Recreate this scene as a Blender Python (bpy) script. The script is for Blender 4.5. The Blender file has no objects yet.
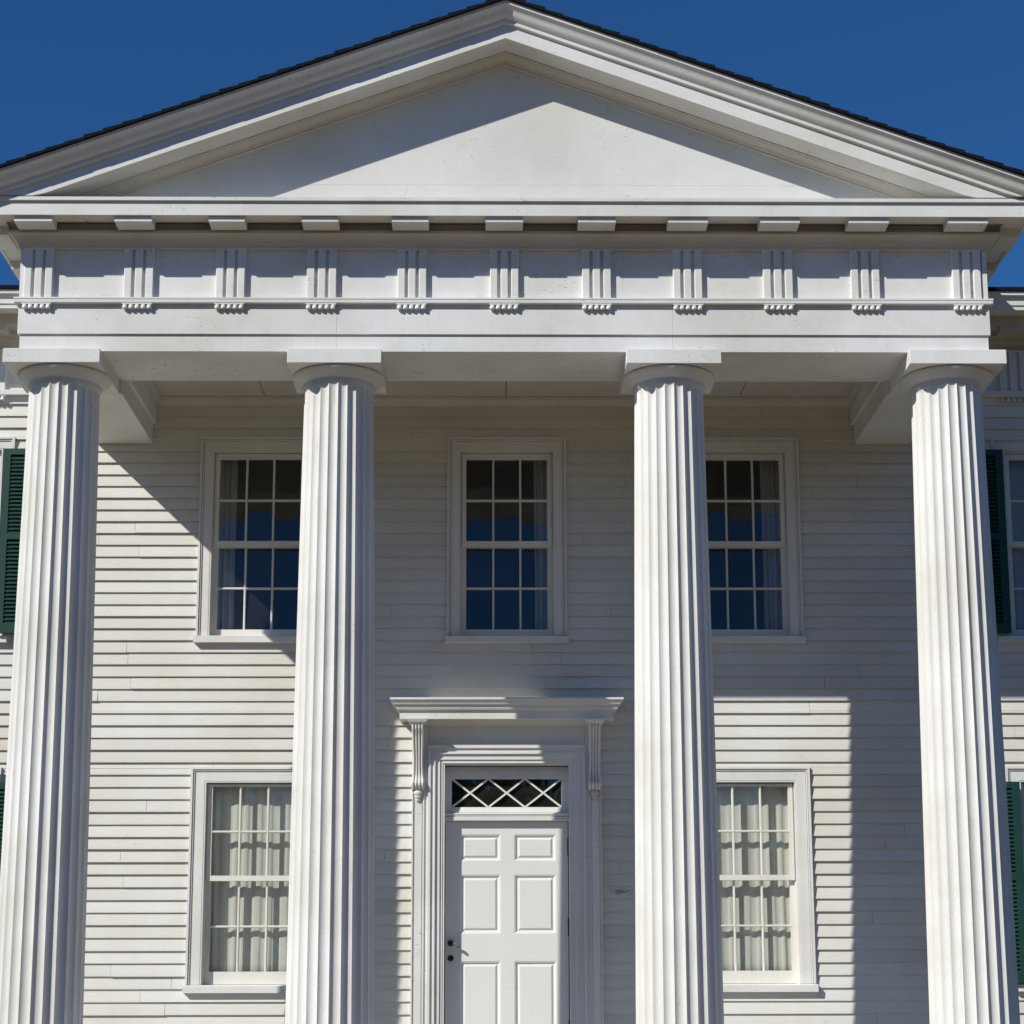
import bpy, math, random
from mathutils import Vector, Matrix
random.seed(7)
scn = bpy.context.scene
col = scn.collection

# ------------------------------------------------------------------ materials
def new_mat(name):
    m = bpy.data.materials.new(name); m.use_nodes = True
    nt = m.node_tree; nt.nodes.clear()
    out = nt.nodes.new('ShaderNodeOutputMaterial')
    b = nt.nodes.new('ShaderNodeBsdfPrincipled')
    nt.links.new(b.outputs[0], out.inputs[0])
    return m, nt, b, out
def nd(nt, t, **kw):
    n = nt.nodes.new(t)
    for k, v in kw.items(): setattr(n, k, v)
    return n
def coords(nt, scale=(1, 1, 1)):
    g = nd(nt, 'ShaderNodeNewGeometry')
    mp = nd(nt, 'ShaderNodeMapping'); mp.inputs['Scale'].default_value = scale
    nt.links.new(g.outputs['Position'], mp.inputs[0]); return mp.outputs[0]
def noise(nt, vec, scale, detail=3, rough=.55):
    n = nd(nt, 'ShaderNodeTexNoise'); n.inputs['Scale'].default_value = scale
    n.inputs['Detail'].default_value = detail; n.inputs['Roughness'].default_value = rough
    nt.links.new(vec, n.inputs['Vector']); return n.outputs['Fac']
def ramp(nt, fac, stops):
    r = nd(nt, 'ShaderNodeValToRGB'); e = r.color_ramp.elements
    while len(e) < len(stops): e.new(.5)
    for i, (p, c) in enumerate(stops):
        e[i].position = p; e[i].color = c if len(c) == 4 else (*c, 1)
    nt.links.new(fac, r.inputs[0]); return r.outputs[0]
def mix(nt, fac, a, b, mode='MIX'):
    m = nd(nt, 'ShaderNodeMix', data_type='RGBA', blend_type=mode)
    for s, v in ((0, fac), (6, a), (7, b)):
        if isinstance(v, (float, int)): m.inputs[s].default_value = v
        elif isinstance(v, tuple): m.inputs[s].default_value = (*v, 1) if len(v) == 3 else v
        else: nt.links.new(v, m.inputs[s])
    return m.outputs[2]
def bump(nt, b, h, dist, strength=1):
    n = nd(nt, 'ShaderNodeBump'); n.inputs['Distance'].default_value = dist
    n.inputs['Strength'].default_value = strength
    nt.links.new(h, n.inputs['Height']); nt.links.new(n.outputs[0], b.inputs['Normal'])

def paint(name, base, dirt, wear=.5, chips=.0, grain=(1, 1, 1), rough=.55, streak=0.2, cracks=.6):
    """weathered exterior paint: faint grime clouds, vertical rain streaks, small flakes showing wood"""
    m, nt, b, _ = new_mat(name)
    v = coords(nt)
    c1 = noise(nt, v, 1.3, 5, .6)
    f1 = ramp(nt, c1, [(.38, (0, 0, 0)), (.66, (1, 1, 1))])
    k = nd(nt, 'ShaderNodeMath', operation='MULTIPLY'); k.inputs[1].default_value = wear
    nt.links.new(f1, k.inputs[0])
    colr = mix(nt, k.outputs[0], base, dirt)
    vs = coords(nt, (22, 22, 1.1)) if grain[2] <= grain[0] else coords(nt, (1.0, 8, 30))
    s = ramp(nt, noise(nt, vs, 1.6, 4, .6), [(.55, (0, 0, 0)), (.8, (1, 1, 1))])
    k2 = nd(nt, 'ShaderNodeMath', operation='MULTIPLY'); k2.inputs[1].default_value = streak
    nt.links.new(s, k2.inputs[0])
    colr = mix(nt, k2.outputs[0], colr, dirt)
    fine = ramp(nt, noise(nt, coords(nt, grain), 160, 2), [(.3, (.93, .93, .93)), (.7, (1, 1, 1))])
    colr = mix(nt, 1.0, colr, fine, 'MULTIPLY')
    if cracks > 0:
        cv = coords(nt, (34, 34, 1.3) if grain[2] < 1 else (1.2, 8, 34))
        ln = ramp(nt, noise(nt, cv, 1.7, 5, .75), [(.335, (1, 1, 1)), (.36, (0, 0, 0))])
        sp2 = ramp(nt, noise(nt, coords(nt), 75, 3, .6), [(.66, (0, 0, 0)), (.72, (1, 1, 1))])
        zone = ramp(nt, noise(nt, coords(nt), 1.9, 3), [(.42, (0, 0, 0)), (.60, (1, 1, 1))])
        ad = nd(nt, 'ShaderNodeMath', operation='MAXIMUM'); nt.links.new(ln, ad.inputs[0]); nt.links.new(sp2, ad.inputs[1])
        m1 = nd(nt, 'ShaderNodeMath', operation='MULTIPLY'); nt.links.new(ad.outputs[0], m1.inputs[0]); nt.links.new(zone, m1.inputs[1])
        m2 = nd(nt, 'ShaderNodeMath', operation='MULTIPLY'); nt.links.new(m1.outputs[0], m2.inputs[0]); m2.inputs[1].default_value = cracks
        colr = mix(nt, m2.outputs[0], colr, tuple(.5 * x for x in base))
    if chips > 0:
        vc = coords(nt, (1, 1, 3.0))
        cl = ramp(nt, noise(nt, coords(nt), 2.1, 3), [(.48, (0, 0, 0)), (.62, (1, 1, 1))])
        sp = ramp(nt, noise(nt, vc, 30, 4, .7), [(.70 - .03 * chips, (0, 0, 0)), (.715 - .03 * chips, (1, 1, 1))])
        k3 = nd(nt, 'ShaderNodeMath', operation='MULTIPLY')
        nt.links.new(cl, k3.inputs[0]); nt.links.new(sp, k3.inputs[1])
        colr = mix(nt, k3.outputs[0], colr, (.27, .26, .235))
    nt.links.new(colr, b.inputs['Base Color'])
    b.inputs['Roughness'].default_value = rough
    b.inputs['Specular IOR Level'].default_value = .3
    bump(nt, b, noise(nt, coords(nt, grain), 90, 4, .65), .0012, .5)
    return m

M = {}
M['trim'] = paint('white_trim_paint', (.75, .75, .74), (.54, .52, .45), .50, 1.8)
M['trim_clean'] = paint('white_column_paint', (.735, .735, .72), (.57, .55, .48), .55, .7, (1, 1, .25), .5, .50, 1.0)
M['tymp'] = paint('tympanum_paint', (.70, .70, .685), (.55, .535, .49), .50, 2.0, (1, 1, 1), .6, .10, .5)
M['corn'] = paint('cornice_paint', (.755, .76, .755), (.52, .50, .43), .50, 2.2)
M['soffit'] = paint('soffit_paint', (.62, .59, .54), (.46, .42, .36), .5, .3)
M['old'] = paint('stained_paint', (.66, .63, .57), (.36, .33, .27), .8, 1.0)
M['sash'] = paint('sash_paint', (.76, .75, .70), (.58, .55, .47), .5, .4)
M['door'] = paint('door_paint', (.75, .745, .73), (.64, .62, .57), .35, .4, streak=.15)

def siding_mat():
    m, nt, b, _ = new_mat('clapboard_paint')
    g = nd(nt, 'ShaderNodeNewGeometry'); sx = nd(nt, 'ShaderNodeSeparateXYZ'); nt.links.new(g.outputs['Position'], sx.inputs[0])
    # one tone per board course
    a = nd(nt, 'ShaderNodeMath', operation='SUBTRACT'); nt.links.new(sx.outputs[2], a.inputs[0]); a.inputs[1].default_value = 1.418 - 4 * .0969
    d = nd(nt, 'ShaderNodeMath', operation='DIVIDE'); nt.links.new(a.outputs[0], d.inputs[0]); d.inputs[1].default_value = .0969
    fl = nd(nt, 'ShaderNodeMath', operation='FLOOR'); nt.links.new(d.outputs[0], fl.inputs[0])
    wx = nd(nt, 'ShaderNodeMath', operation='MULTIPLY'); nt.links.new(sx.outputs[0], wx.inputs[0]); wx.inputs[1].default_value = .4
    cb = nd(nt, 'ShaderNodeCombineXYZ'); nt.links.new(wx.outputs[0], cb.inputs[0]); 
    m7 = nd(nt, 'ShaderNodeMath', operation='MULTIPLY'); nt.links.new(fl.outputs[0], m7.inputs[0]); m7.inputs[1].default_value = 7.31
    nt.links.new(m7.outputs[0], cb.inputs[2])
    brd = ramp(nt, noise(nt, cb.outputs[0], 1.0, 1), [(.3, (.88, .87, .85)), (.7, (1, 1, 1))])
    big = ramp(nt, noise(nt, coords(nt), .9, 4), [(.38, (.0, .0, .0)), (.72, (1, 1, 1))])
    base = mix(nt, big, (.745, .745, .73), (.665, .635, .565))
    colr = mix(nt, 1.0, base, brd, 'MULTIPLY')
    grain = ramp(nt, noise(nt, coords(nt, (3, 3, 70)), 3, 4, .6), [(.3, (.91, .90, .885)), (.65, (1, 1, 1))])
    colr = mix(nt, 1.0, colr, grain, 'MULTIPLY')
    cl = ramp(nt, noise(nt, coords(nt, (1, 1, 1.6)), 1.7, 3), [(.52, (0, 0, 0)), (.64, (1, 1, 1))])
    sp = ramp(nt, noise(nt, coords(nt, (1, 1, 5)), 22, 4, .7), [(.65, (0, 0, 0)), (.68, (1, 1, 1))])
    k = nd(nt, 'ShaderNodeMath', operation='MULTIPLY'); nt.links.new(cl, k.inputs[0]); nt.links.new(sp, k.inputs[1])
    colr = mix(nt, k.outputs[0], colr, (.33, .31, .28))
    # one patch of peeling paint to the right of the door
    mp = nd(nt, 'ShaderNodeMapping'); mp.inputs['Location'].default_value = (-.885 / .15, 0, -2.352 / .035); mp.inputs['Scale'].default_value = (1 / .15, 0, 1 / .035)
    nt.links.new(g.outputs['Position'], mp.inputs[0]); ln = nd(nt, 'ShaderNodeVectorMath', operation='LENGTH'); nt.links.new(mp.outputs[0], ln.inputs[0])
    pn = nd(nt, 'ShaderNodeMath', operation='MULTIPLY_ADD'); nt.links.new(noise(nt, coords(nt, (1, 1, 4)), 16, 5, .75), pn.inputs[0]); pn.inputs[1].default_value = 3.6; nt.links.new(ln.outputs['Value'], pn.inputs[2])
    pm = ramp(nt, pn.outputs[0], [(.0, (1, 1, 1)), (1.0, (0, 0, 0))])
    pc = nd(nt, 'ShaderNodeMath', operation='LESS_THAN'); nt.links.new(pn.outputs[0], pc.inputs[0]); pc.inputs[1].default_value = 2.25
    colr = mix(nt, pc.outputs[0], colr, (.34, .31, .27))
    # grime collected near the butt edge of every board
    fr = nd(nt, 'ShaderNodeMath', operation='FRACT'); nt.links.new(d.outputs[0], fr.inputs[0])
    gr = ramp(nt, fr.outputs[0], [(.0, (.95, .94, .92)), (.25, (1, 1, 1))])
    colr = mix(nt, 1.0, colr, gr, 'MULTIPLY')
    nt.links.new(colr, b.inputs['Base Color'])
    b.inputs['Roughness'].default_value = .6; b.inputs['Specular IOR Level'].default_value = .25
    bump(nt, b, noise(nt, coords(nt, (2, 2, 25)), 8, 4, .6), .002, .5)
    return m
M['siding'] = siding_mat()

def simple(name, c, rough=.6, c2=None, scale=20, bmp=0, metal=0, spec=.5, grain=(1, 1, 1)):
    m, nt, b, _ = new_mat(name)
    f = noise(nt, coords(nt, grain), scale, 4)
    colr = mix(nt, ramp(nt, f, [(.35, (0, 0, 0)), (.65, (1, 1, 1))]), c, c2 or tuple(x * .8 for x in c))
    nt.links.new(colr, b.inputs['Base Color']); b.inputs['Roughness'].default_value = rough
    b.inputs['Metallic'].default_value = metal; b.inputs['Specular IOR Level'].default_value = spec
    if bmp: bump(nt, b, f, bmp, 1)
    return m
M['green'] = simple('dark_green_shutter_paint', (.009, .044, .036), .5, (.012, .054, .044), 9, spec=.3)
M['shingle'] = simple('asphalt_shingle', (.007, .0075, .010), .95, (.014, .014, .017), 60, .002, spec=.1)
M['iron'] = simple('black_iron', (.02, .018, .016), .35, (.05, .04, .03), 80, 0, .7)
M['grey_iron'] = simple('weathered_grey_metal', (.10, .10, .11), .5, (.22, .22, .22), 60, 0, .3)
M['floorp'] = simple('grey_porch_floor_paint', (.55, .54, .52), .5, (.48, .47, .455), 3)
M['stone'] = simple('granite_step', (.36, .35, .34), .8, (.27, .265, .26), 50, .002)
M['found'] = simple('brick_foundation', (.23, .09, .06), .85, (.30, .14, .10), 14, .003)
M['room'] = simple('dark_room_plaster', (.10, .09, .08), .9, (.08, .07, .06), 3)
M['curtain_lace'] = None
M['lawn'] = simple('lawn', (.10, .084, .032), .95, (.138, .106, .047), 1.2, .01, spec=.1)

def cloth(name, c, t=.25):
    m, nt, b, out = new_mat(name)
    w = noise(nt, coords(nt, (40, 40, 2)), 4, 3)
    colr = mix(nt, ramp(nt, w, [(.3, (0, 0, 0)), (.7, (1, 1, 1))]), c, tuple(x * .9 for x in c))
    nt.links.new(colr, b.inputs['Base Color']); b.inputs['Roughness'].default_value = .9
    b.inputs['Specular IOR Level'].default_value = .1
    tr = nd(nt, 'ShaderNodeBsdfTranslucent'); nt.links.new(colr, tr.inputs[0])
    ms = nd(nt, 'ShaderNodeMixShader'); ms.inputs[0].default_value = t
    nt.links.new(b.outputs[0], ms.inputs[1]); nt.links.new(tr.outputs[0], ms.inputs[2])
    nt.links.new(ms.outputs[0], out.inputs[0]); return m
M['curtain'] = cloth('cream_curtain_cloth', (.71, .69, .635), .15)
M['sheer'] = cloth('pale_curtain_cloth', (.52, .52, .52), .3)

def glass_mat():
    m, nt, b, out = new_mat('old_window_glass'); nt.nodes.remove(b)
    t = nd(nt, 'ShaderNodeBsdfTransparent'); t.inputs[0].default_value = (.90, .93, .92, 1)
    g = nd(nt, 'ShaderNodeBsdfGlossy'); g.inputs['Roughness'].default_value = .015
    g.inputs['Color'].default_value = (1, 1, 1, 1)
    bp = nd(nt, 'ShaderNodeBump'); bp.inputs['Distance'].default_value = .004; bp.inputs['Strength'].default_value = .45
    nt.links.new(noise(nt, coords(nt), 3.2, 2), bp.inputs['Height']); nt.links.new(bp.outputs[0], g.inputs['Normal'])
    fr = nd(nt, 'ShaderNodeLayerWeight'); fr.inputs['Blend'].default_value = .5      # Schlick reflectance of a two-faced pane
    p5 = nd(nt, 'ShaderNodeMath', operation='POWER'); p5.inputs[1].default_value = 5; nt.links.new(fr.outputs['Facing'], p5.inputs[0])
    k = nd(nt, 'ShaderNodeMath', operation='MULTIPLY_ADD'); k.inputs[1].default_value = .92; k.inputs[2].default_value = .06; nt.links.new(p5.outputs[0], k.inputs[0])
    df = nd(nt, 'ShaderNodeBsdfDiffuse'); df.inputs[0].default_value = (.55, .53, .48, 1)      # film of dust
    md = nd(nt, 'ShaderNodeMixShader'); du = ramp(nt, noise(nt, coords(nt), 6, 4), [(.3, (.012, .012, .012)), (.7, (.042, .042, .042))])
    nt.links.new(du, md.inputs[0]); nt.links.new(t.outputs[0], md.inputs[1]); nt.links.new(df.outputs[0], md.inputs[2])
    ms = nd(nt, 'ShaderNodeMixShader')
    nt.links.new(k.outputs[0], ms.inputs[0]); nt.links.new(md.outputs[0], ms.inputs[1]); nt.links.new(g.outputs[0], ms.inputs[2])
    nt.links.new(ms.outputs[0], out.inputs[0]); return m
M['glass'] = glass_mat()

def brick_mat():
    m, nt, b, _ = new_mat('brick_paving')
    t = nd(nt, 'ShaderNodeTexBrick'); nt.links.new(coords(nt), t.inputs[0])
    t.inputs['Scale'].default_value = 4.5; t.inputs['Color1'].default_value = (.27, .11, .075, 1)
    t.inputs['Color2'].default_value = (.20, .085, .06, 1); t.inputs['Mortar'].default_value = (.30, .28, .25, 1)
    t.inputs['Mortar Size'].default_value = .015
    nt.links.new(t.outputs[0], b.inputs['Base Color']); b.inputs['Roughness'].default_value = .85; return m
M['brick'] = brick_mat()

# ------------------------------------------------------------------ mesh building
class MB:
    def __init__(s): s.v = []; s.f = []; s.sm = []
    def quad(s, pts, smooth=False):
        n = len(s.v); s.v += [tuple(p) for p in pts]; s.f.append(tuple(range(n, n + len(pts)))); s.sm.append(smooth)
    def box(s, x0, x1, y0, y1, z0, z1):
        n = len(s.v)
        s.v += [(x, y, z) for x in (x0, x1) for y in (y0, y1) for z in (z0, z1)]
        for f in ((0, 1, 3, 2), (4, 6, 7, 5), (0, 4, 5, 1), (2, 3, 7, 6), (0, 2, 6, 4), (1, 5, 7, 3)):
            s.f.append(tuple(n + i for i in f)); s.sm.append(False)
    def ring(s, stations, close_profile=True, cap=True, smooth=False, loop=False):
        """stations: list of equal length point lists, skinned one after the other"""
        n = len(s.v); k = len(stations[0])
        for st in stations: s.v += [tuple(p) for p in st]
        S = len(stations)
        for i in range(S if loop else S - 1):
            a = n + i * k; b = n + ((i + 1) % S) * k
            for j in range(k if close_profile else k - 1):
                j2 = (j + 1) % k
                s.f.append((a + j, a + j2, b + j2, b + j)); s.sm.append(smooth)
        if cap and not loop and close_profile:
            s.f.append(tuple(n + j for j in range(k))[::-1]); s.sm.append(False)
            s.f.append(tuple(n + (S - 1) * k + j for j in range(k))); s.sm.append(False)
    def prism_x(s, prof, x0, x1):          # prof [(y,z)]
        s.ring([[(x, y, z) for y, z in prof] for x in (x0, x1)])
    def prism_z(s, prof, z0, z1):          # prof [(x,y)]
        s.ring([[(x, y, z) for x, y in prof] for z in (z0, z1)])
    def sweep(s, path, prof):
        """path [(x,y)] left-to-right round a building seen from the front; prof [(outward, z)]"""
        st = []
        for i, p in enumerate(path):
            def nrm(a, b):
                dx, dy = b[0] - a[0], b[1] - a[1]; l = math.hypot(dx, dy); return (dy / l, -dx / l)
            ns = []
            if i > 0: ns.append(nrm(path[i - 1], p))
            if i < len(path) - 1: ns.append(nrm(p, path[i + 1]))
            if len(ns) == 1: nx, ny = ns[0]; q = 1
            else: nx, ny = ns[0][0] + ns[1][0], ns[0][1] + ns[1][1]; q = 1 + ns[0][0] * ns[1][0] + ns[0][1] * ns[1][1]
            st.append([(p[0] + o * nx / q, p[1] + o * ny / q, z) for o, z in prof])
        s.ring(st)
    def lathe(s, cx, cy, prof, n=48, cap=True, smooth=True):
        s.ring([[(cx + r * math.cos(2 * math.pi * j / n), cy + r * math.sin(2 * math.pi * j / n), z) for j in range(n)] for r, z in prof], cap=cap, smooth=smooth)
    def build(s, name, mat, parent=None):
        me = bpy.data.meshes.new(name); me.from_pydata(s.v, [], s.f); me.polygons.foreach_set('use_smooth', s.sm)
        me.materials.append(mat)
        import bmesh
        bm = bmesh.new(); bm.from_mesh(me); bmesh.ops.recalc_face_normals(bm, faces=bm.faces); bm.to_mesh(me); bm.free()
        o = bpy.data.objects.new(name, me); col.objects.link(o)
        if parent: o.parent = parent
        return o
def tag(o, label=None, cat=None, group=None, kind=None):
    if label: o['label'] = label
    if cat: o['category'] = cat
    if group: o['group'] = group
    if kind: o['kind'] = kind
    return o
def dup(o, parent, dx=0, dz=0, dy=0):
    c = o.copy(); col.objects.link(c); c.parent = parent; c.location = (o.location[0] + dx, o.location[1] + dy, o.location[2] + dz)
    return c
def dup_tree(o, parent, dx=0):
    c = dup(o, parent, dx)
    for k in [x for x in bpy.data.objects if x.parent is o]: dup(k, c)
    return c

house = bpy.data.objects.new('house', None); col.objects.link(house); house.location = (0, 0, 0)
tag(house, 'white clapboard house with a temple front of four fluted columns under a triangular pediment', 'house')

GZ, PZ = 0.0, .75
EX = .0969; Z0 = 1.418 - 7 * EX          # clapboard courses
HX = 7.2                                  # half width of the main block

# window and door places: (centre x, sill top z, head z, casing half width, rows)
UP = dict(zs=4.365, zh=5.99, gb=4.426, gt=5.82, m0=5.094, m1=5.141, h=(5.478, 4.762), half=.477)
LO = dict(zs=1.645, zh=3.317, gb=1.745, gt=3.17, m0=2.437, m1=2.478, h=(2.818, 2.088), half=.492)
WINS = [(-1.9625, UP, 'L'), (.020, UP, 'R'), (1.895, UP, 'R'), (-1.952, LO, 'F'), (1.892, LO, 'F'),
        (-4.41, UP, 'S'), (4.41, UP, 'S'), (-4.41, LO, 'S'), (4.41, LO, 'N')]
OPEN = []                                 # rough openings for the siding
for cx, w, _ in WINS: OPEN.append((cx - w['half'] + .01, cx + w['half'] - .01, w['zs'] - .05, w['zh'] - .008))
DC = .016
OPEN.append((DC - .725, DC + .725, PZ, 3.76))

# ------------------------------------------------------------------ siding wall
def clear_spans(z0, z1, x0, x1, holes):
    sp = [(x0, x1)]
    for a, b, c, d in holes:
        if d <= z0 + 1e-4 or c >= z1 - 1e-4: continue
        n = []
        for s, e in sp:
            if b <= s or a >= e: n.append((s, e)); continue
            if a > s: n.append((s, a))
            if b < e: n.append((b, e))
        sp = n
    return sp
def board_run(mb, x0, x1, z0, z1, th):
    mb.prism_x([(-th, z0), (-th, z0 + .0), (-.002, z1), (.004, z1), (.004, z0)][1:], x0, x1)
mb = MB(); k = 0
z = Z0
fixed = {4.811 : (-2.55,)}
while z < 6.24:
    rnd = random.Random(k * 31 + 5)
    joints = []; x = -HX + rnd.uniform(.5, 3)
    while x < HX: joints.append(x); x += rnd.uniform(1.5, 4.3)
    zt = z + EX + .006
    # split each course where an opening begins or ends inside it
    cuts = sorted({z, zt} | {q for a, b, c, d in OPEN for q in (c, d) if z + .004 < q < zt - .004})
    for ca, cb in zip(cuts[:-1], cuts[1:]):
        for s, e in clear_spans(ca, cb, -HX + .1, HX - .1, OPEN):
            js = [j for j in joints if s + .06 < j < e - .06]
            pts = [s] + js + [e]
            for a, b in zip(pts[:-1], pts[1:]):
                th = .0200 + rnd.uniform(-.0035, .0035)
                t0 = th + (.002 - th) * (ca - z) / (zt - z); t1 = th + (.002 - th) * (cb - z) / (zt - z)
                ga = .0012 if a in js else 0; gb = .0012 if b in js else 0
                dz = rnd.uniform(-.0016, .0016) if ca == z else 0
                uc = .016 if ca == z and cb - ca > .03 else .0
                mb.ring([[(xx, -t0 + .0045, ca + dz), (xx, -t0, ca + dz + .001), (xx, -t1, cb), (xx, .004, cb), (xx, .004, ca + dz + uc)] for xx in (a + ga, b - gb)])
    z += EX; k += 1
mb.build('siding', M['siding'], house)

# wall core with its openings
WO = [(cx - .37, cx + .37, w['zs'] - .03, w['zh'] - .12) for cx, w, _ in WINS] + [(DC - .50, DC + .50, PZ, 3.33)]
mb = MB()
zc = sorted({PZ - .02, 6.9} | {q for o in WO for q in o[2:]})
for za, zb in zip(zc[:-1], zc[1:]):
    for s, e in clear_spans(za, zb, -HX, HX, WO):
        mb.box(s, e, .004, .15, za, zb)
mb.box(-HX, -HX + .15, .15, 8, PZ - .02, 6.9); mb.box(HX - .15, HX, .15, 8, PZ - .02, 6.9)
mb.box(-HX, HX, 8, 8.15, PZ - .02, 6.9)
mb.build('wall', M['siding'], house)
for s in (-1, 1):
    mb = MB(); mb.box(s * HX - .06, s * HX + .06, -.03, .12, PZ, 6.26); mb.build('corner_board', M['trim'], house)
mb = MB(); mb.box(-HX + .02, HX - .02, -.005, 8.1, GZ, PZ - .021); mb.build('foundation', M['found'], house)
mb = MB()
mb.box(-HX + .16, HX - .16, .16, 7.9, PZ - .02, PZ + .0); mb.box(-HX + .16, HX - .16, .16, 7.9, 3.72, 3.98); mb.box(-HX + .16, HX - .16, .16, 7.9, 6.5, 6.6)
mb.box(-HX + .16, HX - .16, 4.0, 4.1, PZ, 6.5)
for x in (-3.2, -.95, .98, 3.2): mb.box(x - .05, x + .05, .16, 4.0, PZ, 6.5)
mb.build('interior', M['room'], house)

# ------------------------------------------------------------------ windows
def casing_frame(mb, cx, half, z0, z1, w, y0, y1):
    mb.box(cx - half, cx - half + w, y0, y1, z0, z1); mb.box(cx + half - w, cx + half, y0, y1, z0, z1)
    mb.box(cx - half + w, cx + half - w, y0, y1, z1 - w, z1)
def make_window(cx, w):
    h = w['half']; zs, zh = w['zs'], w['zh']; gl = .3255
    mb = MB(); inn = .372
    # flat face, bead step, backband
    casing_frame(mb, cx, h - .034, zs, zh - .034, h - .034 - inn - .012, -.020, .03)
    casing_frame(mb, cx, inn + .012, zs, zh - .034 - (h - .034 - inn - .012), .012, -.017, .03)
    casing_frame(mb, cx, h, zs, zh, .0178, -.036, .03)
    casing_frame(mb, cx, h - .018, zs, zh - .018, .0033, -.013, .03)
    casing_frame(mb, cx, h - .0214, zs, zh - .0214, .0096, -.028, .03)
    casing_frame(mb, cx, h - .0312, zs, zh - .0312, .0026, -.010, .03)
    root = mb.build('window', M['trim'], house)
    # jamb liner
    mb = MB(); jt = zh - .034 - (h - .034 - inn - .012) - .012
    mb.box(cx - inn, cx - inn + .012, .0305, .15, zs, jt); mb.box(cx + inn - .012, cx + inn, .0305, .15, zs, jt)
    mb.box(cx - inn + .012, cx + inn - .012, .0305, .15, jt - .012, jt)
    mb.build('jamb', M['sash'], root)
    mb = MB()
    mb.prism_x([(-.060, zs - .062), (-.060, zs - .012), (-.03, zs - .003), (.15, zs + .006), (.15, zs - .062)], cx - h - .012, cx + h + .012)
    mb.build('sill', M['trim'], root)
    mu = .0085
    def sash(za, zb, ga, gb, hz, y, name):
        mb = MB(); st = inn - .0125
        mb.box(cx - st, cx - gl, y, y + .032, za, zb); mb.box(cx + gl, cx + st, y, y + .032, za, zb)
        mb.box(cx - gl, cx + gl, y, y + .032, za, ga); mb.box(cx - gl, cx + gl, y, y + .032, gb, zb)
        def bar(prof, a, b, vert):
            pass
        for i in (1, 2):
            x = cx - gl + 2 * gl * i / 3
            mb.prism_z([(x - mu, y + .010), (x - .005, y + .002), (x + .005, y + .002), (x + mu, y + .010), (x + mu, y + .034), (x - mu, y + .034)], ga, gb)
        xs = [cx - gl, cx - gl / 3, cx + gl / 3, cx + gl]
        for i in range(3):
            mb.prism_x([(y + .010, hz - mu), (y + .003, hz - .005), (y + .003, hz + .005), (y + .010, hz + mu), (y + .033, hz + mu), (y + .033, hz - mu)], xs[i] + (mu if i else 0), xs[i + 1] - (mu if i < 2 else 0))
        s = mb.build('sash', M['sash'], root)
        for (a, b) in ((ga, hz - mu), (hz + mu, gb)):
            for i in range(3):
                x0 = cx - gl + 2 * gl * i / 3 + (mu if i else 0); x1 = cx - gl + 2 * gl * (i + 1) / 3 - (mu if i < 2 else 0)
                g = MB(); rr = random.Random(int(cx * 100) + int(a * 977) + i)
                t = (.0085 if w is UP else .0) + rr.uniform(-.003, .003); sd = rr.uniform(-.004, .004); yy = y + .018
                g.quad([(x0, yy - t - sd, a), (x1, yy - t + sd, a), (x1, yy + t + sd, b), (x0, yy + t - sd, b)])
                g.build('pane', M['glass'], root)
    sash(w['m0'], zh - .13 if w is LO else w['gt'] + .045, w['m1'], w['gt'], w['h'][0], .018, 'upper')
    sash(w['zs'] + .004, w['m0'] + .004, w['gb'], w['m0'] - .022 if False else w['m0'] - .0, w['h'][1], .052, 'lower')
    return root
roots = []
for cx, w, kind in WINS: roots.append(make_window(cx, w))

def curtain(name, x0, x1, z0, z1, y, folds, amp, mat, label, seed, group=None):
    mb = MB(); r = random.Random(seed); n = folds * 14
    ph = [r.uniform(0, 6.28) for _ in range(4)]
    rows = 10; st = []
    for j in range(rows + 1):
        zz = z0 + (z1 - z0) * j / rows; line = []
        for i in range(n + 1):
            u = i / n; uu = u + .035 * math.sin(5 * u + ph[3]) + .012 * math.sin(23 * u + ph[2])
            a = amp * (1 - .35 * j / rows)
            s = math.sin(2 * math.pi * folds * uu + ph[0]); s = math.copysign(abs(s) ** .4, s)
            yy = y + a * s + a * .5 * math.sin(2 * math.pi * folds * .43 * uu + ph[1] + .4 * j / rows)
            line.append((x0 + (x1 - x0) * u + .004 * math.sin(9 * u + j * .5), yy, zz))
        st.append(line)
    mb.ring(st, close_profile=False, smooth=True)
    o = mb.build(name, mat); 
    sm = o.modifiers.new('thick', 'SOLIDIFY'); sm.thickness = .002
    return tag(o, label, 'curtain', group)
for cx, w, kind in WINS:
    z0, z1 = w['zs'] + .01, w['zh'] - .10
    where = ('upper' if w is UP else 'lower')
    if kind == 'L': curtain('curtain', cx - .36, cx - .205, z0, z1, .16, 3, .016, M['sheer'], 'pale narrow curtain in the upper window between the two left-hand columns', 11)
    elif kind == 'R' and cx < 1: curtain('curtain', cx + .225, cx + .36, z0, z1, .16, 3, .016, M['sheer'], 'pale narrow curtain at the right side of the middle upper window above the door', 12)
    elif kind == 'R': curtain('curtain', cx + .195, cx + .36, z0, z1, .16, 4, .016, M['sheer'], 'pale narrow curtain at the right side of the upper window between the two right-hand columns', 13)
    elif kind == 'F': curtain('curtain', cx - .368, cx + .368, z0, z1, .125, 8, .006, M['curtain'], 'sunlit cream pleated curtain filling the lower window ' + ('left' if cx < 0 else 'right') + ' of the front door', 14 + int(cx))
    elif kind == 'S': curtain('curtain', cx - .368, cx + .368, z0, z1, .14, 7, .012, M['sheer'], 'pale curtain in the ' + where + ' window at the far ' + ('left' if cx < 0 else 'right') + ' edge beside a green shutter', 20 + int(cx * 2 + z0))

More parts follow.
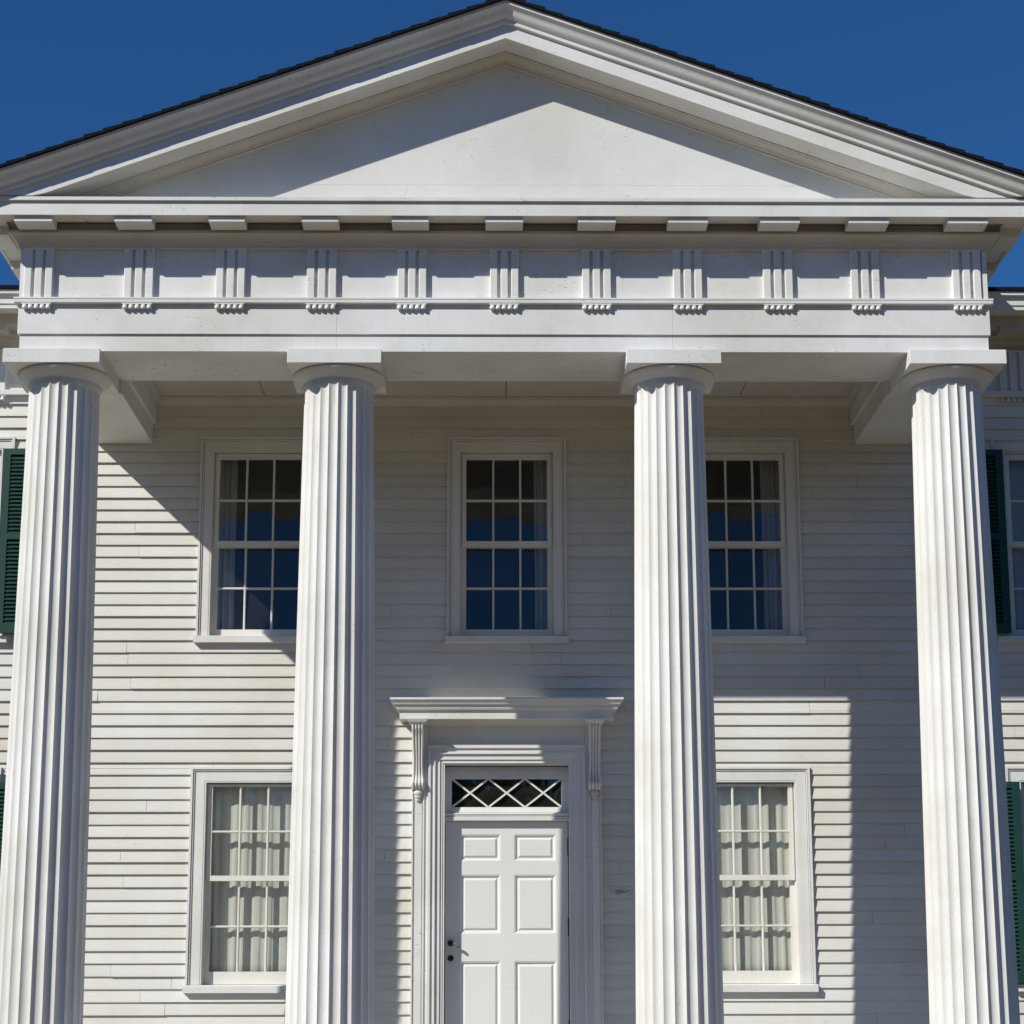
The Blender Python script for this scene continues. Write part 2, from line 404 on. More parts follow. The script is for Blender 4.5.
# ------------------------------------------------------------------ shutters
def make_shutter(x0, x1, z0, z1):
    mb = MB(); s = .062; y0, y1 = -.098, -.062; zm = z0 + (z1 - z0) * .52
    mb.box(x0, x0 + s, y0, y1, z0, z1); mb.box(x1 - s, x1, y0, y1, z0, z1)
    for a, b in ((z0, z0 + .075), (zm - .025, zm + .025), (z1 - .05, z1)): mb.box(x0 + s, x1 - s, y0, y1, a, b)
    root = mb.build('shutter', M['green'], house)
    mb = MB()
    for a, b in ((z0 + .075, zm - .025), (zm + .025, z1 - .05)):
        n = int((b - a) / .031)
        for i in range(n):
            zc = a + (i + .5) * (b - a) / n
            mb.prism_x([(y0 + .002, zc - .020), (y0 + .002, zc - .014), (y1 - .002, zc + .020), (y1 - .002, zc + .014)], x0 + s, x1 - s)
    mb.box(x0 + s / 2 + .02, x0 + s / 2 + .026, y1 + .001, y1 + .003, z0 + .1, z0 + .11)
    mb.build('louvres', M['green'], root)
    mb = MB()
    for zz in (z0 + .12, z1 - .12): mb.box(x0 - .006 if x0 > 0 else x1 - .03, x0 + .03 if x0 > 0 else x1 + .006, y0 - .006, y0 - .001, zz - .02, zz + .02)
    mb.build('hinge', M['iron'], root)
for s in (-1, 1):
    for w in (UP, LO):
        zt = 5.872 if w is UP else 3.19; zb = w['zs'] + .005
        for d in (-1, 1):
            xi = s * 4.41 + d * .405; xo = xi + d * .36
            make_shutter(min(xi, xo), max(xi, xo), zb, zt)
# scrolled iron holdback above the lower left shutter
mb = MB()
t = [(-3.998 + .03 * math.cos(a) * (1 - a / 14), 3.275 + .045 * math.sin(a) * (1 - a / 14)) for a in [i * .35 for i in range(26)]]
st = []
for i, (x, z) in enumerate(t):
    st.append([(x + .011 * math.cos(q), -.085 + .02 * math.sin(q), z + .011 * math.cos(q + 1.2)) for q in [j * math.pi / 3 for j in range(6)]])
mb.ring(st, smooth=True)
mb.box(-4.06, -3.985, -.10, -.06, 3.205, 3.235)
mb.box(-4.01, -3.995, -.07, -.005, 3.26, 3.28)
mb.build('iron_scroll', M['grey_iron'], house)

# ------------------------------------------------------------------ columns
def make_column(cx, ax, first=True):
    cy = -1.61; NF = 24; seg = 8
    def radius(z):
        u = (z - PZ) / (5.80 - PZ); return .3045 - .057 * u + .0045 * math.sin(math.pi * u)
    mb = MB(); st = []
    zs = [PZ + (5.79 - PZ) * i / 24 for i in range(25)] + [5.808, 5.820, 5.828, 5.832]
    for z in zs:
        R = radius(z); dep = 1.0
        if z > 5.795: dep = max(0., 1 - (z - 5.795) / .037) ** .5
        line = []
        for i in range(NF * seg):
            u = (i % seg) / seg; a = 2 * math.pi * i / (NF * seg) + math.radians(3.5)
            d = .185 * (2 * math.pi * R / NF) * (4 * u * (1 - u)) ** .8 * 1.35 * dep
            line.append((cx + (R - d) * math.cos(a), cy + (R - d) * math.sin(a), z))
        st.append(line)
    mb.ring(st, smooth=True)
    o = mb.build('column', M['trim_clean'], house)
    # keep the arrises crisp
    for e in o.data.edges:
        pass
    me = o.data; n = NF * seg
    at = me.attributes.new('sharp_edge', 'BOOLEAN', 'EDGE')
    vals = [False] * len(me.edges)
    for e in me.edges:
        a, b = e.vertices
        if a % n == b % n and a % seg == 0: vals[e.index] = True
    at.data.foreach_set('value', vals)
    mb = MB()
    P = [(.2465, 5.826), (.2465, 5.838), (.2535, 5.840), (.2535, 5.845), (.250, 5.847), (.258, 5.850), (.258, 5.855), (.256, 5.857),
         (.272, 5.870), (.292, 5.886), (.311, 5.902), (.325, 5.917), (.331, 5.927), (.330, 5.932), (.322, 5.9345)]
    mb.lathe(cx, cy, P, 72)
    c = mb.build('capital', M['trim_clean'], o)
    mb = MB(); mb.box(ax[0], ax[1], -1.9526, -1.2726, 5.9375, 6.0415)
    a = mb.build('abacus', M['corn'], o); bv = a.modifiers.new('b', 'BEVEL'); bv.width = .003; bv.segments = 2
    return o
for cx, ax in ((-3.165, (-3.527, -2.848)), (-1.197, (-1.536, -.875)), (1.174, (.849, 1.516)), (3.178, (2.846, 3.529))):
    make_column(cx, ax)

# ------------------------------------------------------------------ porch entablature
FY = -1.89; SX = 3.44
YB = 0.0
def path(x, y): return [(-x, -.003), (-x, y), (x, y), (x, -.003)]
SXs = 3.385                                       # side faces
# architrave: lower fascia and upper fascia (front beam + side beams as one carcass)
mb = MB()
for a, b in ((-3.431, -1.198), (-1.1968, 1.181), (1.1822, 3.424)): mb.box(a, b, FY, -1.258, 6.0418, 6.1655)             # front, lower fascia
for a, b in ((-3.4455, -1.198), (-1.1968, 1.181), (1.1822, 3.437)): mb.box(a, b, FY - .014, -1.26, 6.166, 6.395)      # front, upper fascia
for s in (-1, 1):
    a, b = sorted((s * 2.829, s * 3.27)); mb.box(a, b, -1.272, -.016, 5.9375, 6.0415)
    a, b = sorted((s * 2.829, s * SXs)); mb.box(a, b, -1.257, -.016, 6.0425, 6.10)
    a, b = sorted((s * 2.806, s * SXs)); mb.box(a, b, -1.257, -.016, 6.101, 6.395)
arch = mb.build('entablature', M['corn'], house)
mb = MB()
mb.box(-3.44, 3.44, FY + .012, -1.27, 6.395, 6.93)            # frieze board front
for s in (-1, 1):
    a, b = sorted((s * 3.05, s * 3.395)); mb.box(a, b, -1.27, -.016, 6.396, 6.93)
mb.build('frieze', M['corn'], arch)
mb = MB()
mb.sweep([(-3.425, -.003), (-3.425, FY), (3.411, FY), (3.411, -.003)], [(-.05, 6.384), (.044, 6.384), (.047, 6.389), (.047, 6.41), (.050, 6.413), (.050, 6.425), (-.05, 6.4255)])
mb.build('taenia', M['corn'], arch)
TC = [(-3.415, -3.211), (-2.708, -2.498), (-2.057, -1.849), (-1.412, -1.2), (-.769, -.561), (-.112, .094), (.543, .751), (1.19, 1.4), (1.832, 2.046), (2.457, 2.666), (3.182, 3.390)]
def triglyph_mesh(mb, x0, x1, yf, z0, z1, back):
    w = x1 - x0; sh = w * .272; g = (w - 3 * sh) / 2; c = .006
    y = yf
    for i in range(3):
        a = x0 + i * (sh + g)
        mb.prism_z([(a, back), (a, y + .006), (a + c, y), (a + sh - c, y), (a + sh, y + .006), (a + sh, back)], z0, z1 - .012)
    mb.box(x0 + .002, x1 - .002, y + .026, back - .001, z0, z1 - .002)
    mb.box(x0 - .004, x1 + .004, y - .003, back, z1 - .012, z1)
for x0, x1 in TC:
    mb = MB(); triglyph_mesh(mb, x0, x1, FY - .024, 6.4265, 6.80, FY + .0118)
    mb.build('triglyph', M['corn'], arch)
for s in (-1, 1):                                              # the corner blocks wrap the angle
    mb = MB(); a, b = sorted((s * (3.412 if s < 0 else 3.402), s * (3.446 if s < 0 else 3.434))); mb.box(a, b, FY - .012, FY + .19, 6.4265, 6.80)
    mb.build('corner_triglyph', M['corn'], arch)
for x0, x1 in TC:
    mb = MB(); a, b = x0 - .004, x1 + .0
    mb.box(a, b, FY - .045, FY - .0145, 6.3745, 6.3835)
    for i in range(5):
        c = a + (b - a) * (i + .5) / 5; r = .0188
        mb.ring([[(c + rr * math.cos(q), FY - .030 + rr * math.sin(q) * .85, zz) for q in [j * math.pi / 5 for j in range(10)]] for rr, zz in ((r * .97, 6.374), (r, 6.350), (r * .93, 6.345))], smooth=True)
    mb.build('guttae', M['corn'], arch)
# metope frames: a thin raised border
for (a0, a1), (b0, b1) in zip(TC[:-1], TC[1:]):
    mb = MB(); mb.box(a1 + .0045, b0 - .0045, FY + .004, FY + .0118, 6.785, 6.80)
    mb.build('metope', M['corn'], arch)

# ------------------------------------------------------------------ horizontal cornice
CX = 3.43
cp = [(-CX, .3), (-CX, FY), (CX, FY), (CX, .3)]
mb = MB()
mb.sweep(cp, [(-.30, 6.99), (.105, 6.99), (.108, 6.960), (.252, 6.960), (.256, 6.942), (.273, 6.942), (.273, 7.0405), (-.30, 7.0407)])
corn = mb.build('cornice', M['corn'], house)
mb = MB(); mb.sweep(cp, [(-.30, 7.041), (.288, 7.041), (.291, 7.044), (.291, 7.069), (.27, 7.077), (-.30, 7.079)])
mb.build('fillet', M['corn'], corn)
mb = MB()
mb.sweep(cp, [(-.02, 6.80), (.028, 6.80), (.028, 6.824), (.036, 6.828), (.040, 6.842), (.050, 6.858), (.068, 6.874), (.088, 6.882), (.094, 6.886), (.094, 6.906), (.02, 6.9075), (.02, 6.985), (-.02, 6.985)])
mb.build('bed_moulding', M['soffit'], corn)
MC = [(-3.44, -3.175), (-2.74, -2.48), (-2.081, -1.83), (-1.43, -1.175), (-.80, -.543), (-.143, .12), (.507, .771), (1.14, 1.42), (1.787, 2.065), (2.41, 2.693), (3.11, 3.392)]
for a, b in MC:
    mb = MB(); mb.prism_x([(FY - .2515, 6.9595), (FY - .2515, 6.905), (FY - .249, 6.901), (FY - .11, 6.901), (FY - .11, 6.9595)], a, b)
    mb.build('mutule', M['corn'], corn)
for s in (-1, 1):
    for i in range(3):
        yc = -1.78 + i * .62; a, b = sorted((s * (CX + .2515), s * (CX + .11)))
        mb = MB(); mb.box(a, b, yc - .13, yc + .13, 6.901, 6.9595); mb.build('mutule', M['corn'], corn)

# ------------------------------------------------------------------ pediment
SL = .3669; AP = 8.281
def rake_sweep(mb, prof, L, zmin=7.0795, full=False):
    xs = [0.0] + [L * i / 40 for i in range(1, 41)]
    xs = sorted([-x for x in xs[1:]] + xs)
    st = []
    for x in xs: st.append([(x, y, max(zmin, AP + dz - SL * abs(x))) for y, dz in prof])
    mb.ring(st)
mb = MB()
RY = -2.178
mb2prof = [(-1.93, .010), (RY + .012, .010), (RY + .012, .0), (RY, .0), (RY, .100), (RY - .012, .103), (RY - .024, .108), (RY - .026, .132), (-1.90, .18)]
rake_sweep(mb, mb2prof, 3.68)
ped = mb.build('raking_cornice', M['corn'], house)
mb = MB()
cy = []
for i in range(13):                                   # cyma recta
    u = i / 12; cy.append((RY - .030 - .070 * (u + .07 * math.sin(2 * math.pi * u)), .134 + .076 * u))
rake_sweep(mb, [(-1.95, .134)] + cy + [(RY - .105, .211), (RY - .105, .236), (-1.95, .236)], 3.735)
mb.build('crown_moulding', M['corn'], ped)
mb = MB()
rake_sweep(mb, [(FY + .01, -.062), (FY - .018, -.062), (FY - .018, -.044), (FY - .026, -.042), (FY - .030, -.030), (FY - .044, -.016), (FY - .066, -.008), (FY - .072, .0), (FY - .088, .001), (FY - .088, .009), (FY + .01, .009)], 3.5)
mb.build('bed_moulding', M['soffit'], ped)
mb = MB()
zt_, zb_ = 7.05 + 3.25 * SL + .02, 7.05
for za, zb2, dy in ((7.05, 7.298, .002), (7.2986, 7.70, .0014), (7.7006, zt_, .0022)):
    ha, hb = (zt_ - za) / (zt_ - zb_) * 3.25, (zt_ - zb2) / (zt_ - zb_) * 3.25
    mb.ring([[(-ha, y, za), (ha, y, za), (hb + .0001, y, zb2), (-hb, y, zb2)] for y in (FY + dy, FY + .12)])
mb.build('tympanum', M['tymp'], house)

# ------------------------------------------------------------------ roofs
mb = MB()
ex = .142; th = .012; n = int(3.78 / math.cos(math.atan(SL)) / ex) + 1
ca = math.cos(math.atan(SL)); sa = math.sin(math.atan(SL))
for s in (-1, 1):
    for i in range(n):
        r = random.Random(i * 7 + s); d0 = i * ex; d1 = min(d0 + ex, 3.80 / ca)
        jy = r.uniform(-.001, .003); th = .012 + r.uniform(-.002, .004)
        base = .2375
        def P(d, off, y): return (s * d * ca + s * off * sa, y, AP + base - d * sa + off * ca)
        y0 = -2.307 + jy
        mb.ring([[P(max(0, d0 - .02), -.0, y), P(max(0, d0 - .02), .015, y), P(d1, .015 + th, y), P(d1, .0, y)] for y in (y0, 8.3)])
mb.box(-.05, .05, -2.306, 8.3, AP + .246, AP + .262)
mb.build('portico_roof', M['shingle'], house)
mb = MB()
for s in (-1, 1):                                     # crown along the side eaves
    mb.ring([[(s * (CX + .27), y, 7.10), (s * (CX + .31), y, 7.14), (s * (CX + .31), y, 7.175), (s * 3.2, y, 7.175), (s * 3.2, y, 7.10)] for y in (-1.95, 1.5)])
mb.build('eave_board', M['trim'], house)
MR = .255
mb = MB()
nc = 36
for i in range(nc):
    y0 = -.525 + i * .14; y1 = y0 + .145; zz = 7.056 + (y0 + .5) * MR; z1 = 7.056 + (y1 + .5) * MR
    mb.ring([[(x, y0, zz), (x, y0, zz + .030), (x, y1, z1 + .014), (x, y1, z1)] for x in (-HX - .35, HX + .35)])
zr = 7.056 + (4.56 + .5) * MR
mb.ring([[(x, 4.5, zr), (x, 4.5, zr + .02), (x, 8.7, 7.09), (x, 8.7, 7.06)] for x in (-HX - .35, HX + .35)])
mb.build('main_roof', M['shingle'], house)
mb = MB()
for s in (-1, 1):
    x = s * (HX - .1); mb.ring([[(xx, -.1, 6.9), (xx, 8.15, 6.9), (xx, 8.15, 7.0), (xx, 4.5, 8.32), (xx, -.1, 7.1)] for xx in (x - .02, x + .02)])
mb.build('gable_wall', M['siding'], house)

# ------------------------------------------------------------------ main block cornice and frieze (either side of the portico)
for s in (-1, 1):
    def P(mb, prof, a=3.46, b=HX + .05):
        xa, xb = sorted((s * a, s * b)); mb.prism_x(prof, xa, xb)
    mb = MB()
    P(mb, [(.0, 6.375), (-.030, 6.375), (-.030, 6.80), (.0, 6.80)])
    P(mb, [(.0, 6.27), (-.022, 6.27), (-.022, 6.333), (.0, 6.333)])
    fr = mb.build('side_frieze', M['trim'], house)
    mb = MB(); P(mb, [(.0, 6.334), (-.066, 6.334), (-.068, 6.3745), (.0, 6.3745)]); mb.build('taenia', M['trim'], fr)
    for i in range(5):
        a = 4.022 + i * .65; xa, xb = sorted((s * a, s * (a + .23)))
        mb = MB(); triglyph_mesh(mb, xa, xb, -.062, 6.376, 6.72, -.0305); mb.build('triglyph', M['trim'], fr)
        mb = MB()
        mb.box(xa, xb, -.062, -.0225, 6.325, 6.3335)
        for k in range(5):
            c = xa + (xb - xa) * (k + .5) / 5; r = .018
            mb.ring([[(c + rr * math.cos(q), -.045 + rr * math.sin(q) * .9, zz) for q in [j * math.pi / 5 for j in range(10)]] for rr, zz in ((r * .8, 6.3245), (r, 6.296), (r * .9, 6.29))], smooth=True)
        mb.build('guttae', M['trim'], fr)
    mb = MB()
    P(mb, [(.0, 6.72), (-.04, 6.72), (-.045, 6.745), (-.06, 6.77), (-.09, 6.785), (-.10, 6.81), (-.125, 6.815), (-.125, 6.846), (-.0, 6.846)], 3.46)
    P(mb, [(.0, 6.8465), (-.28, 6.8465), (-.285, 6.93), (.0, 6.93)], 3.46)
    c = mb.build('side_cornice', M['old'], house)
    for i in range(5):
        a = 3.985 + i * .65; xa, xb = sorted((s * a, s * (a + .3)))
        mb = MB(); mb.box(xa, xb, -.276, -.13, 6.803, 6.8463); mb.build('mutule', M['old'], c)
    mb = MB()
    P(mb, [(.0, 6.9305), (-.45, 6.9305), (-.45, 6.909), (-.468, 6.909), (-.468, 6.934), (-.472, 6.944), (-.478, 6.945), (-.478, 6.992), (-.485, 7.0), (-.49, 7.016), (-.51, 7.018), (-.51, 7.048), (.0, 7.055)], 3.46, HX + .3)
    mb.build('eave_moulding', M['corn'], c)

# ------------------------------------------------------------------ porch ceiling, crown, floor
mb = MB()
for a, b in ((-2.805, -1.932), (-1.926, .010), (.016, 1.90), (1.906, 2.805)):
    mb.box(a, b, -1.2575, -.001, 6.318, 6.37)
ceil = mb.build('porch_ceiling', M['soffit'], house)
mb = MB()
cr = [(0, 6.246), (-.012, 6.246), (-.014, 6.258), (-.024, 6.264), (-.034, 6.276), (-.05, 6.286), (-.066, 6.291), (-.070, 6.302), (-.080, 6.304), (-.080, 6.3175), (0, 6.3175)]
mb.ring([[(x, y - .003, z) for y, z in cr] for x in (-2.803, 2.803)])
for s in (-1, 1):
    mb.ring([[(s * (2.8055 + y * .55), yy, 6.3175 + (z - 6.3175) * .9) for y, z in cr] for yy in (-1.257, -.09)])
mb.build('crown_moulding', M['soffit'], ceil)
mb = MB(); n = 26
for i in range(n):
    a = -3.95 + 7.9 * i / n; mb.box(a + .001, a + 7.9 / n - .001, -2.2, -.03, PZ - .035, PZ)
porch = mb.build('porch_floor', M['floorp'], house)
mb = MB(); mb.box(-3.9, 3.9, -2.14, -.02, GZ, PZ - .0355); mb.build('porch_base', M['found'], porch)
mb = MB()
for i in range(3): mb.box(-1.9, 1.9, -2.2 - .32 * (i + 1), -2.2 - .32 * i + (0 if i == 0 else 0) - .001, GZ, PZ - .19 * (i + 1))
mb.build('steps', M['stone'], house)

# ------------------------------------------------------------------ door and its surround
mb = MB(); cas = .036
X = lambda v: DC + v
# pilasters with raised edge strip
for s in (-1, 1):
    def bx(a, b, y0, y1, z0, z1, mbx=mb):
        p, q = sorted((DC + s * a, DC + s * b)); mbx.box(p, q, y0, y1, z0, z1)
    bx(.612, .735, -.040, .003, PZ, 3.66)
    bx(.727, .737, -.052, -.0405, PZ, 3.66); bx(.640, .652, -.050, -.0405, PZ, 3.1)
    bx(.660, .715, -.046, -.0405, PZ, 3.1)
    # stepped architrave moulding
    bx(.592, .611, -.066, .003, PZ, 3.485); bx(.566, .5915, -.052, .003, PZ, 3.459); bx(.556, .5655, -.060, .003, PZ, 3.449)
    bx(.520, .5555, -.044, .003, PZ, 3.413); bx(.500, .5195, -.034, .003, PZ, 3.393)
    bx(.484, .4995, -.028, .16, PZ, 3.345)
for (a, za, zb, y) in ((.5915, 3.4595, 3.485, -.068), (.5655, 3.4275, 3.459, -.054), (.556, 3.4145, 3.4270, -.062), (.5195, 3.372, 3.414, -.046), (.4995, 3.345, 3.3715, -.036)):
    mb.box(X(-a), X(a), y + (0.0), .003, za, zb)
mb.box(X(-.611), X(.611), -.020, .003, 3.4855, 3.70)         # frieze board
mb.box(X(-.4995), X(.4995), -.02, .16, 3.33, 3.3445)         # head reveal
sur = mb.build('door_surround', M['trim'], house)
# hood cornice
mb = MB()
def hood(prof, w):                                           # outward offset 0 at the pilaster face
    mb.sweep([(X(-w), .002), (X(-w), -.04), (X(w), -.04), (X(w), .002)], prof)
hood([(-.03, 3.636), (.012, 3.636), (.016, 3.650), (.03, 3.662), (.06, 3.673), (-.03, 3.673)], .60)
hood([(-.03, 3.6735), (.155, 3.6735), (.158, 3.668), (.178, 3.668), (.178, 3.722), (.183, 3.724), (.183, 3.733), (.199, 3.738), (.205, 3.750), (.206, 3.762), (.211, 3.764), (.211, 3.772),
      (.226, 3.778), (.232, 3.790), (.240, 3.806), (.250, 3.810), (.250, 3.826), (.2, 3.834), (-.03, 3.845)], .652)
hd = mb.build('hood', M['trim'], sur)
# consoles
def make_console(cx, wq):
    mb = MB(); nst = 30; ridges = 4
    prof = []
    for i in range(nst + 1):
        u = i / nst; z = 3.632 - .50 * u
        p = .150 * (1 - u) ** 1.6 + .026 + .046 * math.exp(-((u - .91) / .085) ** 2) + .012 * math.exp(-((u - .06) / .06) ** 2)
        prof.append((z, p))
    m = 40; st = []
    for z, p in prof:
        line = []; wq2 = wq * (1.0 - .13 * math.exp(-((z - 3.36) / .11) ** 2) + .10 * math.exp(-((z - 3.18) / .05) ** 2))
        for j in range(m + 1):
            v = j / m; rdg = abs(math.sin(math.pi * ridges * v)) ** .6
            e = min(1, min(v, 1 - v) / .03)
            line.append((cx - wq2 + 2 * wq2 * v, -.04 - p * 1.0 + .020 * (1 - rdg), z))
        line.append((cx + wq2, -.041, z)); line.append((cx - wq2, -.041, z))
        st.append(line)
    mb.ring(st)
    o = mb.build('console', M['trim'], sur)
    mb = MB()
    mb.ring([[(cx - a, -.0405, z), (cx - a, -.04 - p, z), (cx + a, -.04 - p, z), (cx + a, -.0405, z)] for a, p, z in ((wq + .004, .18, 3.633), (wq + .02, .195, 3.645), (wq + .034, .205, 3.667))])
    mb.build('console_cap', M['trim'], o)
    mb = MB()                                             # carved drop under the scroll
    for k, (z, r, d) in enumerate(((3.112, .034, .034), (3.087, .027, .028), (3.065, .018, .02))):
        mb.ring([[(cx + rr * math.cos(q), -.042 - d * .5 + d * .5 * math.sin(q) - h, z + zz) for q in [j * math.pi / 6 for j in range(12)]] for rr, h, zz in ((r * .5, .0, -.022), (r * .95, .004, -.012), (r, .005, 0), (r * .8, .004, .012), (r * .4, 0, .02))], smooth=True)
    mb.build('console_drop', M['old'] if cx > 0 else M['trim'], o)
make_console(X(-.690), .047); make_console(X(.683), .047)
# transom
mb = MB(); ty = .075
mb.box(X(-.4835), X(-.431), ty, ty + .05, 2.966, 3.33); mb.box(X(.431), X(.4835), ty, ty + .05, 2.966, 3.33)
mb.box(X(-.431), X(.431), ty, ty + .05, 3.236, 3.33); mb.prism_x([(ty, 2.966), (ty - .012, 2.970), (ty, 3.012), (ty + .05, 3.014), (ty + .05, 2.966)], X(-.431), X(.431))
mb.prism_x([(.07, 2.90), (.030, 2.905), (.030, 2.932), (.042, 2.936), (.036, 2.940), (.028, 2.956), (.045, 2.9655), (.12, 2.9655), (.12, 2.90)], X(-.4835), X(.4835))
tr = mb.build('transom', M['trim'], sur)
mb = MB()
def bar2(mb, x0, z0, x1, z1, w, y0, y1):
    dx, dz = x1 - x0, z1 - z0; l = math.hypot(dx, dz); nx, nz = -dz / l * w / 2, dx / l * w / 2
    mb.ring([[(x0 + nx, y, z0 + nz), (x1 + nx, y, z1 + nz), (x1 - nx, y, z1 - nz), (x0 - nx, y, z0 - nz)] for y in (y0, y1)])
for i in range(3):
    a = X(-.431) + .862 * i / 3; b = a + .862 / 3
    bar2(mb, a + .004, 3.016, b - .004, 3.234, .014, ty + .012, ty + .030); bar2(mb, a + .004, 3.234, b - .004, 3.016, .014, ty + .0135, ty + .0285)
mb.build('lattice', M['sash'], tr)
mb = MB(); mb.quad([(X(-.43), ty + .036, 3.013), (X(.43), ty + .036, 3.013), (X(.43), ty + .032, 3.237), (X(-.43), ty + .032, 3.237)]); mb.build('pane', M['glass'], tr)
# six-panel door, built as stiles and rails with sunk, fielded panels
mb = MB(); dy = .082; dx0, dx1 = X(-.479), X(.477)
cols = ((-.352, -.032), (.074, .400)); rows = ((2.800, 2.592), (2.486, 2.032), (1.822, 1.02))
xs = [dx0, cols[0][0], cols[0][1], cols[1][0], cols[1][1], dx1]
for a, b in ((xs[0], xs[1]), (xs[2], xs[3]), (xs[4], xs[5])): mb.box(a, b, dy, dy + .045, PZ + .012, 2.896)
zz = [2.896, 2.800, 2.592, 2.486, 2.032, 1.822, 1.02, PZ + .012]
for i in range(0, 8, 2):
    for c in cols: mb.box(c[0], c[1], dy, dy + .045, zz[i + 1], zz[i])
door = mb.build('door', M['door'], house)
for c in cols:
    for (zt, zb) in rows:
        mb = MB(); R = []
        for ins, d in ((0, 0.0005), (.010, .004), (.018, .015), (.026, .016), (.040, .006), (.044, .005)):
            R.append([(c[0] + ins, dy + d, zb + ins), (c[1] - ins, dy + d, zb + ins), (c[1] - ins, dy + d, zt - ins), (c[0] + ins, dy + d, zt - ins)])
        mb.ring(R, cap=False); mb.quad(R[-1])
        mb.build('door_panel', M['door'], door)
def knob(z, r, out, name):
    mb = MB(); cx = -.418; st = []
    for rr, y in ((r * 1.0, dy - .001), (r * 1.0, dy - .006), (r * .45, dy - .009), (r * .45, dy - out + .028), (r * .9, dy - out + .02), (r * 1.0, dy - out + .01), (r * .7, dy - out + .002), (r * .2, dy - out)):
        st.append([(cx + rr * math.cos(q), y, z + rr * math.sin(q)) for q in [j * math.pi / 10 for j in range(20)]])
    mb.ring(st, smooth=True); mb.build(name, M['iron'], door)
knob(1.958, .024, .062, 'door_knob')
mb = MB(); mb.ring([[(-.419 + rr * math.cos(q), y, 1.843 + rr * math.sin(q)) for q in [j * math.pi / 10 for j in range(20)]] for rr, y in ((.024, dy - .001), (.023, dy - .010), (.012, dy - .012))], smooth=True)
mb.build('door_lock', M['iron'], door)
mb = MB(); mb.ring([[(x, dy - .050 + rr * math.cos(q) * .8, z + rr * math.sin(q)) for q in [j * math.pi / 4 for j in range(8)]] for x, z, rr in ((-.425, 1.958, .010), (-.40, 1.957, .010), (-.378, 1.949, .013), (-.360, 1.938, .015), (-.346, 1.930, .009))], smooth=True)
mb.build('door_handle', M['grey_iron'], door)
for z in (2.70, 2.08, 1.30):
    mb = MB(); mb.box(X(.4735), X(.4835), dy - .008, dy - .0005, z - .07, z + .07); mb.build('hinge', M['iron'], door)
mb = MB(); mb.prism_x([(.02, PZ), (.02, PZ + .008), (.06, PZ + .011), (.16, PZ + .011), (.16, PZ)], X(-.484), X(.484)); mb.build('threshold', M['floorp'], house)

# ------------------------------------------------------------------ ground
mb = MB(); mb.quad([(-400, -400, 0), (400, -400, 0), (400, 400, 0), (-400, 400, 0)])
tag(mb.build('ground', M['lawn']), kind='structure')
mb = MB(); mb.box(-1.6, 1.6, -60, -3.17, .004, .03)
tag(mb.build('path', M['brick']), kind='structure')

mb = MB(); rw = random.Random(3)
for i in range(230):
    a = math.radians(-172 + 164 * i / 229 + rw.uniform(-.4, .4)); d = rw.uniform(95, 130)
    x, y = d * math.cos(a), d * math.sin(a); h = rw.uniform(9, 17); rr = rw.uniform(3.5, 6.5)
    n = 26
    for k in range(n):                                 # crown: scattered leafy tufts
        q = rw.uniform(0, 6.283); zz = rw.random() ** .8; e = rr * (1 - .55 * zz) * rw.uniform(.3, 1)
        c = Vector((x + e * math.cos(q), y + e * math.sin(q), .8 + zz * h)); t = rw.uniform(1.0, 2.2)
        p = [c + Vector((rw.gauss(0, 1), rw.gauss(0, 1), rw.gauss(0, 1))).normalized() * t for _ in range(4)]
        for f4 in ((0, 1, 2), (0, 2, 3), (0, 3, 1), (1, 3, 2)): mb.quad([p[j] for j in f4])
tag(mb.build('woodland', simple('leaves', (.05, .065, .025), .9, (.09, .07, .03), .3)), kind='stuff')

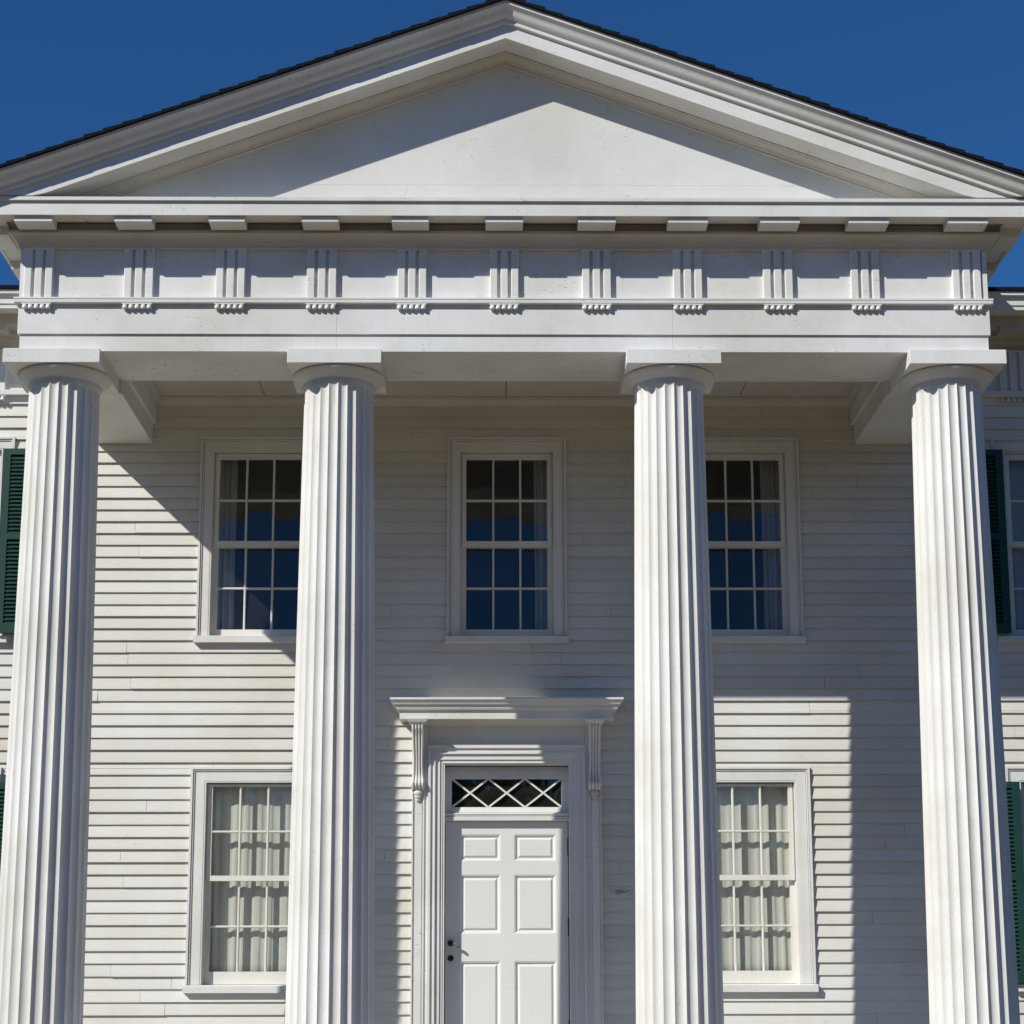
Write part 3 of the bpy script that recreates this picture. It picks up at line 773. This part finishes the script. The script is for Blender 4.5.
# ------------------------------------------------------------------ camera (solved from the photograph's vanishing points)
cam = bpy.data.cameras.new('camera'); co = bpy.data.objects.new('camera', cam); col.objects.link(co); scn.camera = co
F, PC, PITCH, YAW, ROLL, CAMX = 1825.36, 664.27, .1767, .0107, -.0021, -.0927
cam.sensor_width = 36; cam.lens = F / 1024 * 36; cam.shift_y = (PC - 512) / 1024
cam.clip_start = .1; cam.clip_end = 1500
cp_, sp_ = math.cos(PITCH), math.sin(PITCH); cyw, syw = math.cos(YAW), math.sin(YAW)
f = Vector((syw * cp_, cyw * cp_, sp_)); r = Vector((cyw, -syw, 0)); u = r.cross(f)
c_, s_ = math.cos(ROLL), math.sin(ROLL); r2 = r * c_ + u * s_; u2 = u * c_ - r * s_
m = Matrix((r2, u2, -f)).transposed().to_4x4(); m.translation = Vector((CAMX, -14.2, 1.6)); co.matrix_world = m

# ------------------------------------------------------------------ light
sv = Vector((1.21, 1.0, -1.165)).normalized()
elev = math.asin(-sv.z); az = math.atan2(-sv.x, -sv.y)      # direction towards the sun, clockwise from +Y
sun = bpy.data.lights.new('sun', 'SUN'); so = bpy.data.objects.new('sun', sun); col.objects.link(so)
sun.energy = 4.85; sun.angle = math.radians(.53); sun.color = (1, .965, .875)
so.rotation_euler = sv.to_track_quat('-Z', 'Y').to_euler(); so.location = (-15, -12, 15)
w = bpy.data.worlds.new('World'); scn.world = w; w.use_nodes = True
nt = w.node_tree; bg = nt.nodes['Background']; sky = nt.nodes.new('ShaderNodeTexSky')
sky.sky_type = 'NISHITA'; sky.sun_disc = False; sky.sun_elevation = elev; sky.sun_rotation = az
sky.altitude = 0; sky.air_density = 1.0; sky.dust_density = .15; sky.ozone_density = 3.0
mx = nt.nodes.new('ShaderNodeMix'); mx.data_type = 'RGBA'; mx.blend_type = 'MULTIPLY'; mx.inputs[0].default_value = 1
nt.links.new(sky.outputs[0], mx.inputs[6]); mx.inputs[7].default_value = (.27, .68, 1.12, 1)     # deep blue, clear autumn sky
nt.links.new(mx.outputs[2], bg.inputs[0]); bg.inputs[1].default_value = .07

scn.view_settings.view_transform = 'Standard'; scn.view_settings.look = 'None'
scn.view_settings.exposure = 0; scn.view_settings.gamma = 1
scn.render.engine = 'CYCLES'
scn.cycles.max_bounces = 8; scn.cycles.diffuse_bounces = 5; scn.cycles.transparent_max_bounces = 12
scn.render.resolution_x = 1024; scn.render.resolution_y = 1024
